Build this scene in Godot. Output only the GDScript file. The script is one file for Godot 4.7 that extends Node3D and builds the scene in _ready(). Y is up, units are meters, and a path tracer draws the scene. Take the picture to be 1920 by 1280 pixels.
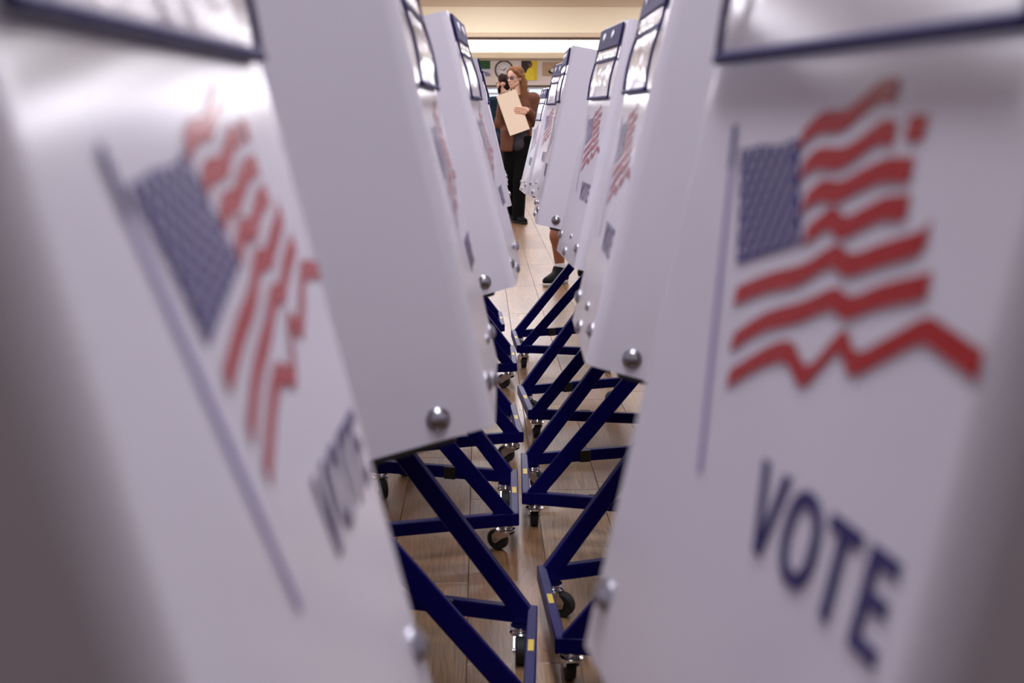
extends Node3D
# A narrow gap between two rows of wheeled voting booths in a hall with a plank floor.
# World: -z runs down the gap, planks lie along z, y is up, metres.

var M := {}
var taken := {}

# ------------------------------------------------------------------ mesh builder
class MB:
	var v := PackedVector3Array()
	var n := PackedVector3Array()
	var uv := PackedVector2Array()
	func tri(a: Vector3, b: Vector3, c: Vector3, na: Vector3, nb: Vector3, nc: Vector3, ua := Vector2.ZERO, ub := Vector2.ZERO, uc := Vector2.ZERO) -> void:
		if (b - a).cross(c - a).dot(na + nb + nc) > 0.0:
			v.append_array([a, c, b]); n.append_array([na, nc, nb]); uv.append_array([ua, uc, ub])
		else:
			v.append_array([a, b, c]); n.append_array([na, nb, nc]); uv.append_array([ua, ub, uc])
	func quad(a: Vector3, b: Vector3, c: Vector3, d: Vector3, nn: Vector3, ua := Vector2.ZERO, ub := Vector2.ZERO, uc := Vector2.ZERO, ud := Vector2.ZERO) -> void:
		tri(a, b, c, nn, nn, nn, ua, ub, uc)
		tri(a, c, d, nn, nn, nn, ua, uc, ud)
	func squad(a: Vector3, b: Vector3, c: Vector3, d: Vector3, na: Vector3, nb: Vector3, nc: Vector3, nd: Vector3) -> void:
		tri(a, b, c, na, nb, nc); tri(a, c, d, na, nc, nd)
	# chamfered box in the frame xf
	func box(xf: Transform3D, size: Vector3, bev := 0.0) -> void:
		var h := size * 0.5
		var b := minf(bev, minf(h.x, minf(h.y, h.z)) * 0.9)
		var ax := [Vector3.RIGHT, Vector3.UP, Vector3.BACK]
		for i in 3:
			var j := (i + 1) % 3
			var k := (i + 2) % 3
			for s in [-1.0, 1.0]:
				var p: Array = []
				for q in [[-1, -1], [1, -1], [1, 1], [-1, 1]]:
					var t := Vector3.ZERO
					t[i] = s * h[i]; t[j] = q[0] * (h[j] - b); t[k] = q[1] * (h[k] - b)
					p.append(xf * t)
				var us := [Vector2(0, 0), Vector2(1, 0), Vector2(1, 1), Vector2(0, 1)]
				quad(p[0], p[1], p[2], p[3], (xf.basis * (ax[i] * s)).normalized(), us[0], us[1], us[2], us[3])
		if b <= 0.0:
			return
		for i in 3:
			var j := (i + 1) % 3
			var k := (i + 2) % 3
			for sj in [-1.0, 1.0]:
				for sk in [-1.0, 1.0]:
					var p: Array = []
					for q in [[-1.0, 0], [1.0, 0], [1.0, 1], [-1.0, 1]]:
						var t := Vector3.ZERO
						t[i] = q[0] * (h[i] - b)
						t[j] = sj * (h[j] - (b if q[1] == 1 else 0.0)); t[k] = sk * (h[k] - (0.0 if q[1] == 1 else b))
						p.append(xf * t)
					quad(p[0], p[1], p[2], p[3], (xf.basis * (ax[j] * sj + ax[k] * sk)).normalized())
		for sx in [-1.0, 1.0]:
			for sy in [-1.0, 1.0]:
				for sz in [-1.0, 1.0]:
					var s := Vector3(sx, sy, sz)
					var a := xf * (s * Vector3(h.x, h.y - b, h.z - b))
					var c := xf * (s * Vector3(h.x - b, h.y, h.z - b))
					var d := xf * (s * Vector3(h.x - b, h.y - b, h.z))
					var nn := (xf.basis * s).normalized()
					tri(a, c, d, nn, nn, nn)
	# profile: Array of Vector2(radius, height), turned about the y axis of xf
	func lathe(xf: Transform3D, prof: Array, seg := 20) -> void:
		for i in prof.size() - 1:
			var p: Vector2 = prof[i]
			var q: Vector2 = prof[i + 1]
			var t := (q - p)
			if t.length() < 1e-7:
				continue
			var nr := Vector2(t.y, -t.x).normalized()
			for s in seg:
				var a0 := TAU * s / seg
				var a1 := TAU * (s + 1) / seg
				var d0 := Vector3(cos(a0), 0, sin(a0))
				var d1 := Vector3(cos(a1), 0, sin(a1))
				var n0 := xf.basis * (d0 * nr.x + Vector3.UP * nr.y)
				var n1 := xf.basis * (d1 * nr.x + Vector3.UP * nr.y)
				squad(xf * (d0 * p.x + Vector3.UP * p.y), xf * (d1 * p.x + Vector3.UP * p.y), xf * (d1 * q.x + Vector3.UP * q.y), xf * (d0 * q.x + Vector3.UP * q.y), n0.normalized(), n1.normalized(), n1.normalized(), n0.normalized())
	func tube(pts: Array, r: float, seg := 8) -> void:
		var prev: Array = []
		for i in pts.size():
			var t: Vector3 = (pts[mini(i + 1, pts.size() - 1)] - pts[maxi(i - 1, 0)]).normalized()
			var s := t.cross(Vector3.UP if absf(t.y) < 0.9 else Vector3.RIGHT).normalized()
			var u := s.cross(t)
			var ring: Array = []
			for k in seg:
				var a := TAU * k / seg
				ring.append(s * cos(a) + u * sin(a))
			if i > 0:
				for k in seg:
					var k1 := (k + 1) % seg
					squad(pts[i - 1] + prev[k] * r, pts[i - 1] + prev[k1] * r, pts[i] + ring[k1] * r, pts[i] + ring[k] * r, prev[k], prev[k1], ring[k1], ring[k])
			if i == 0 or i == pts.size() - 1:
				var e := -t if i == 0 else t
				for k in seg:
					tri(pts[i], pts[i] + ring[k] * r, pts[i] + ring[(k + 1) % seg] * r, e, e, e)
			prev = ring
	# flat polygon with thickness: 2D outline in frame xf (x, y), extruded along z by d
	func plate(xf: Transform3D, poly: PackedVector2Array, d: float) -> void:
		var idx := Geometry2D.triangulate_polygon(poly)
		for z in [0.0, d]:
			var nn := xf.basis.z.normalized() * (1.0 if z > 0.0 else -1.0)
			if d == 0.0 and z == 0.0:
				nn = xf.basis.z.normalized()
			for i in range(0, idx.size(), 3):
				tri(xf * Vector3(poly[idx[i]].x, poly[idx[i]].y, z), xf * Vector3(poly[idx[i + 1]].x, poly[idx[i + 1]].y, z), xf * Vector3(poly[idx[i + 2]].x, poly[idx[i + 2]].y, z), nn, nn, nn)
			if d == 0.0:
				return
		var ccw := 0.0
		for i in poly.size():
			var a := poly[i]
			var b := poly[(i + 1) % poly.size()]
			ccw += a.cross(b)
		for i in poly.size():
			var a := poly[i]
			var b := poly[(i + 1) % poly.size()]
			var o := Vector2(b.y - a.y, a.x - b.x).normalized() * (1.0 if ccw > 0.0 else -1.0)
			quad(xf * Vector3(a.x, a.y, 0), xf * Vector3(b.x, b.y, 0), xf * Vector3(b.x, b.y, d), xf * Vector3(a.x, a.y, d), (xf.basis * Vector3(o.x, o.y, 0)).normalized())
	func mesh(m: Material, onto: ArrayMesh = null) -> ArrayMesh:
		var am := onto if onto else ArrayMesh.new()
		var arr := []
		arr.resize(Mesh.ARRAY_MAX)
		arr[Mesh.ARRAY_VERTEX] = v; arr[Mesh.ARRAY_NORMAL] = n; arr[Mesh.ARRAY_TEX_UV] = uv
		am.add_surface_from_arrays(Mesh.PRIMITIVE_TRIANGLES, arr)
		am.surface_set_material(am.get_surface_count() - 1, m)
		return am

func at(p: Vector3) -> Transform3D:
	return Transform3D(Basis(), p)

# frame whose y axis runs along dir
func along(p: Vector3, dir: Vector3) -> Transform3D:
	var y := dir.normalized()
	var x := y.cross(Vector3.BACK if absf(y.z) < 0.9 else Vector3.RIGHT).normalized()
	return Transform3D(Basis(x, y, x.cross(y)), p)

# ------------------------------------------------------------------ nodes and tags
func numbered(called: String) -> String:
	var k: int = taken.get(called, 0)
	taken[called] = k + 1
	return called if k == 0 else "%s_%03d" % [called, k]

func part(called: String, mesh: Mesh, parent: Node) -> MeshInstance3D:
	var o := MeshInstance3D.new()
	o.name = called
	o.mesh = mesh
	parent.add_child(o, true)
	return o

func tag(o: Node, label: String, category: String, group := "") -> void:
	o.set_meta("label", label)
	o.set_meta("category", category)
	if group:
		o.set_meta("group", group)

func thing(called: String, label: String, category: String, p := Vector3.ZERO, turn := 0.0, group := "") -> Node3D:
	var o := Node3D.new()
	o.name = numbered(called)
	add_child(o, true)
	o.position = p
	o.rotation.y = turn
	tag(o, label, category, group)
	return o

func struct(called: String, mesh: Mesh) -> MeshInstance3D:
	var o := part(called, mesh, self)
	o.set_meta("kind", "structure")
	return o

func mat(c: Color, rough := 0.5, metal := 0.0, spec := 0.5) -> StandardMaterial3D:
	var m := StandardMaterial3D.new()
	m.albedo_color = c
	m.roughness = rough
	m.metallic = metal
	m.metallic_specular = spec
	return m

func glow(c: Color, e: float) -> StandardMaterial3D:
	var m := mat(Color(0.9, 0.9, 0.9), 0.6)
	m.emission_enabled = true
	m.emission = c
	m.emission_energy_multiplier = e
	return m

func noise_tex(size: int, freq: float, seed_: int, normal := false, strength := 1.0, ramp: Gradient = null) -> NoiseTexture2D:
	var f := FastNoiseLite.new()
	f.seed = seed_
	f.frequency = freq
	f.fractal_octaves = 4
	var t := NoiseTexture2D.new()
	t.width = size; t.height = size
	t.seamless = true
	t.noise = f
	t.as_normal_map = normal
	t.bump_strength = strength
	if ramp:
		t.color_ramp = ramp
	return t

# ------------------------------------------------------------------ scene
func _ready() -> void:
	look()
	materials()
	room()
	floor_planks()
	ceiling_lights()
	far_wall_things()
	booths()
	people()
	small_things()

const LAMP := Color(0.97, 0.96, 1.0)
const LAMP_POWER := 3.6

func look() -> void:
	var cam := Camera3D.new()
	cam.name = "camera"
	add_child(cam)
	cam.position = Vector3(0, 1.28, 0)
	cam.rotation = Vector3(-atan(431.0 / 2240.0), -atan(60.0 / 2240.0), 0)
	var ca := CameraAttributesPhysical.new()
	ca.frustum_focal_length = 42.0
	ca.frustum_focus_distance = 5.5
	ca.exposure_aperture = 6.0
	ca.frustum_near = 0.05
	ca.frustum_far = 200.0
	cam.attributes = ca
	cam.fov = rad_to_deg(2.0 * atan(640.0 / 2240.0))
	cam.near = 0.05
	cam.far = 200.0
	cam.current = true
	var we := WorldEnvironment.new()
	we.name = "world"
	var e := Environment.new()
	var sky := Sky.new()
	var sm := ProceduralSkyMaterial.new()
	sm.sky_top_color = Color(0.72, 0.80, 0.95)
	sm.sky_horizon_color = Color(0.90, 0.94, 1.0)
	sm.ground_horizon_color = Color(0.80, 0.82, 0.85)
	sm.ground_bottom_color = Color(0.45, 0.45, 0.45)
	sm.sky_energy_multiplier = 1.0
	sky.sky_material = sm
	e.background_mode = Environment.BG_SKY
	e.sky = sky
	e.tonemap_mode = Environment.TONE_MAPPER_LINEAR
	e.tonemap_exposure = 1.38
	e.sdfgi_enabled = true
	e.ssao_enabled = true
	e.ssil_enabled = true
	we.environment = e
	add_child(we)

func materials() -> void:
	var ripple := noise_tex(512, 0.006, 11, true, 1.2)
	M.sheet = mat(Color(0.80, 0.785, 0.825), 0.18, 0.0, 0.42)
	M.sheet.normal_enabled = true
	M.sheet.normal_texture = ripple
	M.sheet.normal_scale = 0.06
	M.print_red = mat(Color8(158, 16, 10), 0.18, 0.0, 0.36)
	M.print_blue = mat(Color8(46, 38, 104), 0.18, 0.0, 0.36)
	M.print_pole = mat(Color8(124, 112, 168), 0.18, 0.0, 0.36)
	M.print_text = mat(Color8(32, 22, 88), 0.18, 0.0, 0.36)
	M.print_white = mat(Color(0.80, 0.785, 0.825), 0.18, 0.0, 0.42)
	M.navy = mat(Color8(11, 7, 72), 0.36, 0.0, 0.18)
	M.navy.clearcoat_enabled = false
	M.navy.clearcoat = 0.12
	M.navy.clearcoat_roughness = 0.15
	M.black = mat(Color(0.02, 0.02, 0.022), 0.5)
	M.rubber = mat(Color(0.025, 0.025, 0.027), 0.7)
	M.chrome = mat(Color(0.80, 0.80, 0.82), 0.16, 1.0)
	M.steel = mat(Color(0.66, 0.66, 0.69), 0.3, 1.0)
	M.sticker = mat(Color8(184, 158, 34), 0.5)
	M.vinyl = mat(Color8(38, 33, 82), 0.6, 0.0, 0.3)
	M.clear = mat(Color(0.70, 0.66, 0.64, 0.22), 0.14, 0.0, 0.32)
	M.clear.transparency = BaseMaterial3D.TRANSPARENCY_ALPHA
	M.rivet = mat(Color(0.86, 0.86, 0.90), 0.25)
	M.cream = mat(Color8(248, 238, 206), 0.85)
	M.ceiling = mat(Color8(232, 222, 204), 0.9)
	M.wall = mat(Color8(230, 216, 202), 0.85)
	M.wall_side = mat(Color8(220, 218, 228), 0.85)
	M.trim = mat(Color8(214, 196, 166), 0.6)
	M.brown_line = mat(Color8(96, 66, 50), 0.6)
	M.white_metal = mat(Color(0.82, 0.82, 0.82), 0.4)
	M.glass = mat(Color(0.9, 0.95, 0.97, 0.08), 0.02)
	M.glass.transparency = BaseMaterial3D.TRANSPARENCY_ALPHA

# ------------------------------------------------------------------ room shell
const XL := -5.6
const XR := 6.2
const ZN := 5.0
const ZF := -26.0
const HC := 3.35

func boxm(lo: Vector3, hi: Vector3, m: Material, bev := 0.0) -> ArrayMesh:
	var b := MB.new()
	b.box(at((lo + hi) * 0.5), hi - lo, bev)
	return b.mesh(m)

func wall_with_holes(z0: float, z1: float, x0: float, x1: float, y1: float, holes: Array, m: Material) -> ArrayMesh:
	# holes: [xa, xb, ya, yb], sorted by x, not overlapping
	var b := MB.new()
	var zc := (z0 + z1) * 0.5
	var d := absf(z1 - z0)
	var x := x0
	for hole in holes:
		b.box(at(Vector3((x + hole[0]) * 0.5, y1 * 0.5, zc)), Vector3(hole[0] - x, y1, d))
		b.box(at(Vector3((hole[0] + hole[1]) * 0.5, hole[2] * 0.5, zc)), Vector3(hole[1] - hole[0], hole[2], d))
		b.box(at(Vector3((hole[0] + hole[1]) * 0.5, (hole[3] + y1) * 0.5, zc)), Vector3(hole[1] - hole[0], y1 - hole[3], d))
		x = hole[1]
	b.box(at(Vector3((x + x1) * 0.5, y1 * 0.5, zc)), Vector3(x1 - x, y1, d))
	return b.mesh(m)

func window(n: int, xa: float, xb: float, ya: float, yb: float, z: float, rails: Array, mullions: Array) -> void:
	var fm := MB.new()
	var t := 0.05
	var c := Vector3((xa + xb) * 0.5, (ya + yb) * 0.5, z)
	fm.box(at(Vector3(c.x, ya + t * 0.5, z)), Vector3(xb - xa, t, 0.09), 0.004)
	fm.box(at(Vector3(c.x, yb - t * 0.5, z)), Vector3(xb - xa, t, 0.09), 0.004)
	for x in [xa + t * 0.5, xb - t * 0.5]:
		fm.box(at(Vector3(x, c.y, z)), Vector3(t, yb - ya - 2 * t, 0.09), 0.004)
	for y in rails:
		fm.box(at(Vector3(c.x, y, z)), Vector3(xb - xa - 2 * t, 0.04, 0.07), 0.004)
	for x in mullions:
		fm.box(at(Vector3(x, c.y, z)), Vector3(0.04, yb - ya - 2 * t, 0.068), 0.004)
	var w := struct("window_%d" % n, fm.mesh(M.white_metal))
	var xs: Array = [xa + t]
	xs.append_array(mullions)
	xs.append(xb - t)
	var ys: Array = [ya + t]
	ys.append_array(rails)
	ys.append(yb - t)
	for i in xs.size() - 1:
		for j in ys.size() - 1:
			part("pane", boxm(Vector3(xs[i], ys[j], z - 0.003), Vector3(xs[i + 1], ys[j + 1], z + 0.003), M.glass), w)

func room() -> void:
	struct("ceiling", boxm(Vector3(XL - 0.2, HC, ZF - 0.2), Vector3(XR + 0.2, HC + 0.2, ZN + 0.2), M.ceiling))
	struct("wall_left", boxm(Vector3(XL - 0.2, 0, ZF - 0.2), Vector3(XL, HC, ZN + 0.2), M.wall_side))
	struct("wall_right", boxm(Vector3(XR, 0, ZF - 0.2), Vector3(XR + 0.2, HC, ZN + 0.2), M.wall_side))
	var holes := [[-3.6, -0.5, 0.85, 1.80], [-0.35, 0.62, 0.85, 1.80], [1.02, 3.4, 0.85, 1.80]]
	struct("wall_front", wall_with_holes(ZF - 0.2, ZF, XL, XR, HC, holes, M.wall))
	window(1, -3.6, -0.5, 0.85, 1.80, ZF - 0.1, [1.62], [-2.5, -1.5])
	window(2, -0.35, 0.62, 0.85, 1.80, ZF - 0.1, [1.655], [])
	window(3, 1.02, 3.4, 0.85, 1.80, ZF - 0.1, [1.62], [1.8, 2.6])
	struct("wall_back", boxm(Vector3(XL, 0, ZN), Vector3(XR, HC, ZN + 0.2), M.wall_side))
	# dark head trim over the far windows
	var b := MB.new()
	b.box(at(Vector3(0.3, 1.815, ZF + 0.012)), Vector3(7.6, 0.03, 0.024), 0.003)
	struct("trim_1", b.mesh(M.brown_line))
	# cream bulkhead that crosses the hall
	struct("trim_2", boxm(Vector3(XL, 2.60, -21.5), Vector3(XR, HC, -21.0), M.cream))
	b = MB.new()
	b.box(at(Vector3((XL + XR) * 0.5, 3.19, -20.985)), Vector3(XR - XL, 0.32, 0.03), 0.004)
	struct("trim_7", b.mesh(M.trim))
	b = MB.new()
	b.box(at(Vector3((XL + XR) * 0.5, 2.562, -21.24)), Vector3(XR - XL, 0.076, 0.56), 0.006)
	struct("trim_3", b.mesh(M.trim))
	b = MB.new()
	b.box(at(Vector3((XL + XR) * 0.5, 2.516, -21.25)), Vector3(XR - XL, 0.016, 0.54), 0.002)
	struct("trim_4", b.mesh(M.brown_line))
	# low soffit over the far wall, carrying the lit panels
	struct("trim_5", boxm(Vector3(XL, 2.335, ZF), Vector3(XR, HC, -23.6), M.ceiling))
	b = MB.new()
	b.box(at(Vector3((XL + XR) * 0.5, 2.34, -23.575)), Vector3(XR - XL, 0.11, 0.05), 0.004)
	struct("trim_6", b.mesh(M.ceiling))
	var bb := MB.new()
	bb.box(at(Vector3((XL + XR) * 0.5, 0.05, ZF + 0.008)), Vector3(XR - XL, 0.1, 0.016), 0.003)
	struct("baseboard_front", bb.mesh(M.brown_line))

# ------------------------------------------------------------------ floor
func grain_image(seed_: int, w: int, h: int) -> Image:
	var im := Image.create_empty(w, h, false, Image.FORMAT_RGB8)
	var a := FastNoiseLite.new()
	a.seed = seed_
	a.frequency = 0.006
	a.fractal_octaves = 3
	var fine := FastNoiseLite.new()
	fine.seed = seed_ + 7
	fine.frequency = 0.05
	fine.fractal_octaves = 2
	var cx := w * (0.35 + 0.3 * fposmod(seed_ * 0.37, 1.0))
	for y in h:
		for x in w:
			var dx := (x - cx) / w
			var warp := a.get_noise_2d(x * 1.3, y * 0.30)
			var ring := absf(dx) * 9.0 + warp * 3.6 + y * 0.004 + dx * dx * 10.0
			var t := fposmod(ring, 1.0)
			var line := smoothstep(0.80, 0.95, t) * (1.0 - smoothstep(0.97, 1.0, t))
			var fib := fine.get_noise_2d(x * 3.2, y * 0.16)
			var k := 0.80 + 0.16 * warp + 0.13 * fib - 0.27 * line * (0.55 + 0.45 * a.get_noise_2d(x + 900.0, y))
			im.set_pixel(x, y, Color(k, k * (0.985 - 0.05 * line), k * (0.96 - 0.08 * line)))
	return im

func floor_planks() -> void:
	var fl := struct("floor", boxm(Vector3(XL - 0.2, -0.2, ZF - 0.2), Vector3(XR + 0.2, -0.006, ZN + 0.2), mat(Color8(92, 66, 46), 0.8)))
	var mats: Array = []
	var tones := [Color8(146, 114, 82), Color8(136, 103, 72), Color8(152, 122, 90), Color8(141, 107, 78)]
	for i in 3:
		var tex := ImageTexture.create_from_image(grain_image(31 + i * 17, 160, 640))
		for j in 2:
			var m := mat(tones[(i + j * 2) % 4], 0.34, 0.0, 0.5)
			m.albedo_texture = tex
			mats.append(m)
	var pw := 0.2218
	var pl := 1.22
	var meshes: Array = []
	for m in mats:
		var b := MB.new()
		var hx := pw * 0.5 - 0.0011
		var hz := pl * 0.5 - 0.0011
		var bev := 0.0012
		var t := [Vector3(-hx + bev, 0, -hz + bev), Vector3(hx - bev, 0, -hz + bev), Vector3(hx - bev, 0, hz - bev), Vector3(-hx + bev, 0, hz - bev)]
		var e := [Vector3(-hx, -0.0018, -hz), Vector3(hx, -0.0018, -hz), Vector3(hx, -0.0018, hz), Vector3(-hx, -0.0018, hz)]
		var us := [Vector2(0, 0), Vector2(1, 0), Vector2(1, 1), Vector2(0, 1)]
		b.quad(t[0], t[1], t[2], t[3], Vector3.UP, us[0], us[1], us[2], us[3])
		for i in 4:
			var j := (i + 1) % 4
			var o: Vector3 = ((e[i] + e[j]) * 0.5)
			o.y = 0.0
			b.quad(t[i], t[j], e[j], e[i], (o.normalized() + Vector3.UP).normalized(), us[i], us[j], us[j], us[i])
			b.quad(e[i], e[j], e[j] - Vector3(0, 0.0045, 0), e[i] - Vector3(0, 0.0045, 0), o.normalized(), us[i], us[j], us[j], us[i])
		meshes.append(b.mesh(m))
	var rng := RandomNumberGenerator.new()
	rng.seed = 5
	var rest: Array = []
	for i in mats.size():
		rest.append([])
	for col in range(-26, 28):
		var x := 0.185 + (col + 0.5) * pw
		var off := rng.randf() * pl
		for row in range(-4, 23):
			var z := 3.9 - row * pl - off
			if z - pl * 0.5 < ZF or z + pl * 0.5 > ZN or x - pw * 0.5 < XL or x + pw * 0.5 > XR:
				continue
			var k := rng.randi() % mats.size()
			var tr := Transform3D(Basis(Vector3.UP, PI if rng.randf() < 0.5 else 0.0), Vector3(x, 0, z))
			if col >= -8 and col <= 8 and z < -0.6 and z > -19.0:
				var o := part("plank", meshes[k], fl)
				o.transform = tr
			else:
				rest[k].append(tr)
	var am := ArrayMesh.new()
	for k in mats.size():
		var st := SurfaceTool.new()
		for tr in rest[k]:
			st.append_from(meshes[k], 0, tr)
		st.set_material(mats[k])
		st.commit(am)
	var o := part("plank_field", am, fl)
	o.set_meta("kind", "stuff")

# ------------------------------------------------------------------ lights
func area(parent: Node, p: Vector3, size: Vector2, down: Vector3, energy: float, c: Color) -> void:
	var l := AreaLight3D.new()
	l.name = "lamp"
	parent.add_child(l, true)
	l.area_size = size
	l.position = p
	l.look_at_from_position(p + (parent as Node3D).global_position, p + (parent as Node3D).global_position + down, Vector3.BACK if absf(down.y) > 0.99 else Vector3.UP)
	l.light_energy = energy
	l.light_color = c
	l.area_range = 40.0
	l.shadow_enabled = true

func ceiling_lights() -> void:
	var hm := MB.new()
	hm.box(at(Vector3(0, -0.03, 0)), Vector3(1.56, 0.06, 0.30), 0.006)
	var house := hm.mesh(M.white_metal)
	var diff := MB.new()
	diff.box(at(Vector3(0, -0.090, 0)), Vector3(1.50, 0.06, 0.25), 0.015)
	var dm := diff.mesh(glow(LAMP, 5.0))
	var spots: Array = []
	for z in [-5.7, -8.6, -11.5, -14.2, -16.8, -19.2]:
		for x in [-3.4, 0.15, 3.7]:
			spots.append([x, z, 0.0])
	# over the near booths one run of two fittings follows the gap
	spots.append([0.12, -0.62, PI / 2])
	spots.append([0.12, -2.22, PI / 2])
	for q in spots:
		var run: bool = q[2] > 0.0
		var t := thing("ceiling_light", "long white ceiling light running along the gap above the booths" if run else "long white ceiling light set across the hall beyond the booths", "ceiling light", Vector3(q[0], HC, q[1]), q[2], "ceiling lights along the gap" if run else "ceiling lights across the hall")
		part("housing", house, t)
		part("diffuser", dm, t)
		area(t, Vector3(0, -0.125, 0), Vector2(0.25, 1.5) if run else Vector2(1.5, 0.25), Vector3.DOWN, LAMP_POWER * (0.95 if run else 1.15), LAMP)
	var vm := MB.new()
	vm.box(at(Vector3(0, -0.004, 0)), Vector3(1.20, 0.008, 0.12), 0.002)
	var cove := vm.mesh(glow(LAMP, 2.0))
	for i in range(-3, 4):
		var t := thing("strip_light", "thin strip light under the low soffit, washing the clock wall", "strip light", Vector3(0.6 + i * 1.5, 2.335, -24.3), 0.0, "strip lights under the low soffit")
		part("strip", cove, t)
		area(t, Vector3(0, -0.012, 0), Vector2(1.2, 0.12), Vector3(0, -1, -0.55), LAMP_POWER * 0.3, LAMP)
	# the row of lit panels over the far wall
	var pm := MB.new()
	pm.box(at(Vector3(0, 0, 0.04)), Vector3(1.30, 0.22, 0.06), 0.008)
	var pan := pm.mesh(glow(Color(1.0, 0.98, 0.96), 1.5))
	var cm := MB.new()
	cm.box(at(Vector3(0.66, 0, 0.042)), Vector3(0.014, 0.236, 0.07), 0.002)
	var cap := cm.mesh(M.white_metal)
	for i in range(-4, 5):
		var t := thing("wall_light", "bright lens light panel in the row above the far wall", "light panel", Vector3(1.07 + i * 1.32, 2.522, -23.6), 0.0, "lit panels above the far wall")
		part("lens", pan, t)
		part("end_cap", cap, t)
		area(t, Vector3(0, 0, 0.08), Vector2(1.28, 0.21), Vector3.BACK, LAMP_POWER * 0.35, LAMP)

# ------------------------------------------------------------------ far wall
func far_wall_things() -> void:
	var t := thing("wall_clock", "round wall clock with bronze rim and white dial between two paintings", "clock", Vector3(0.527, 2.148, ZF))
	var b := MB.new()
	var face := Transform3D(Basis(Vector3.RIGHT, PI / 2), Vector3.ZERO)
	b.lathe(face, [Vector2(0.165, 0.012), Vector2(0.172, 0.03), Vector2(0.186, 0.036), Vector2(0.198, 0.028), Vector2(0.203, 0.0)], 48)
	part("rim", b.mesh(mat(Color8(92, 76, 66), 0.35, 0.4)), t)
	b = MB.new()
	b.lathe(face, [Vector2(0.0, 0.012), Vector2(0.168, 0.012), Vector2(0.168, 0.0)], 48)
	part("dial", b.mesh(mat(Color(0.86, 0.83, 0.80), 0.4)), t)
	var ink := mat(Color(0.05, 0.045, 0.045), 0.6)
	var font := SystemFont.new()
	font.font_names = PackedStringArray(["Droid Serif"])
	for i in range(1, 13):
		var tm := TextMesh.new()
		tm.text = str(i)
		tm.font = font
		tm.font_size = 32
		tm.pixel_size = 0.0014
		tm.depth = 0.001
		tm.material = ink
		var a := TAU * i / 12.0
		var o := part("numeral", tm, t)
		o.position = Vector3(sin(a) * 0.132, cos(a) * 0.132, 0.0128)
	for hd in [[1.77 / 12.0, 0.085, 0.013, "hour_hand"], [46.0 / 60.0, 0.135, 0.009, "minute_hand"]]:
		b = MB.new()
		var a: float = TAU * hd[0]
		var L: float = hd[1]
		var w: float = hd[2]
		b.plate(Transform3D(Basis(Vector3.BACK, -a), Vector3(0, 0, 0.016)), PackedVector2Array([Vector2(-w * 0.5, -0.03), Vector2(w * 0.5, -0.03), Vector2(w * 0.6, L * 0.6), Vector2(0, L), Vector2(-w * 0.6, L * 0.6)]), 0.002)
		part(hd[3], b.mesh(ink), t)
	painting("green landscape painting with a grey road, beside the clock", Vector3(0.05, 2.18, ZF), Vector2(0.37, 0.33), 0)
	painting("yellow painting of a dark-haired figure in a yellow dress", Vector3(1.062, 2.145, ZF), Vector2(0.336, 0.426), 1)
	painting("tan painting with red, white and black rounded shapes", Vector3(1.615, 2.168, ZF), Vector2(0.54, 0.293), 2)

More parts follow.
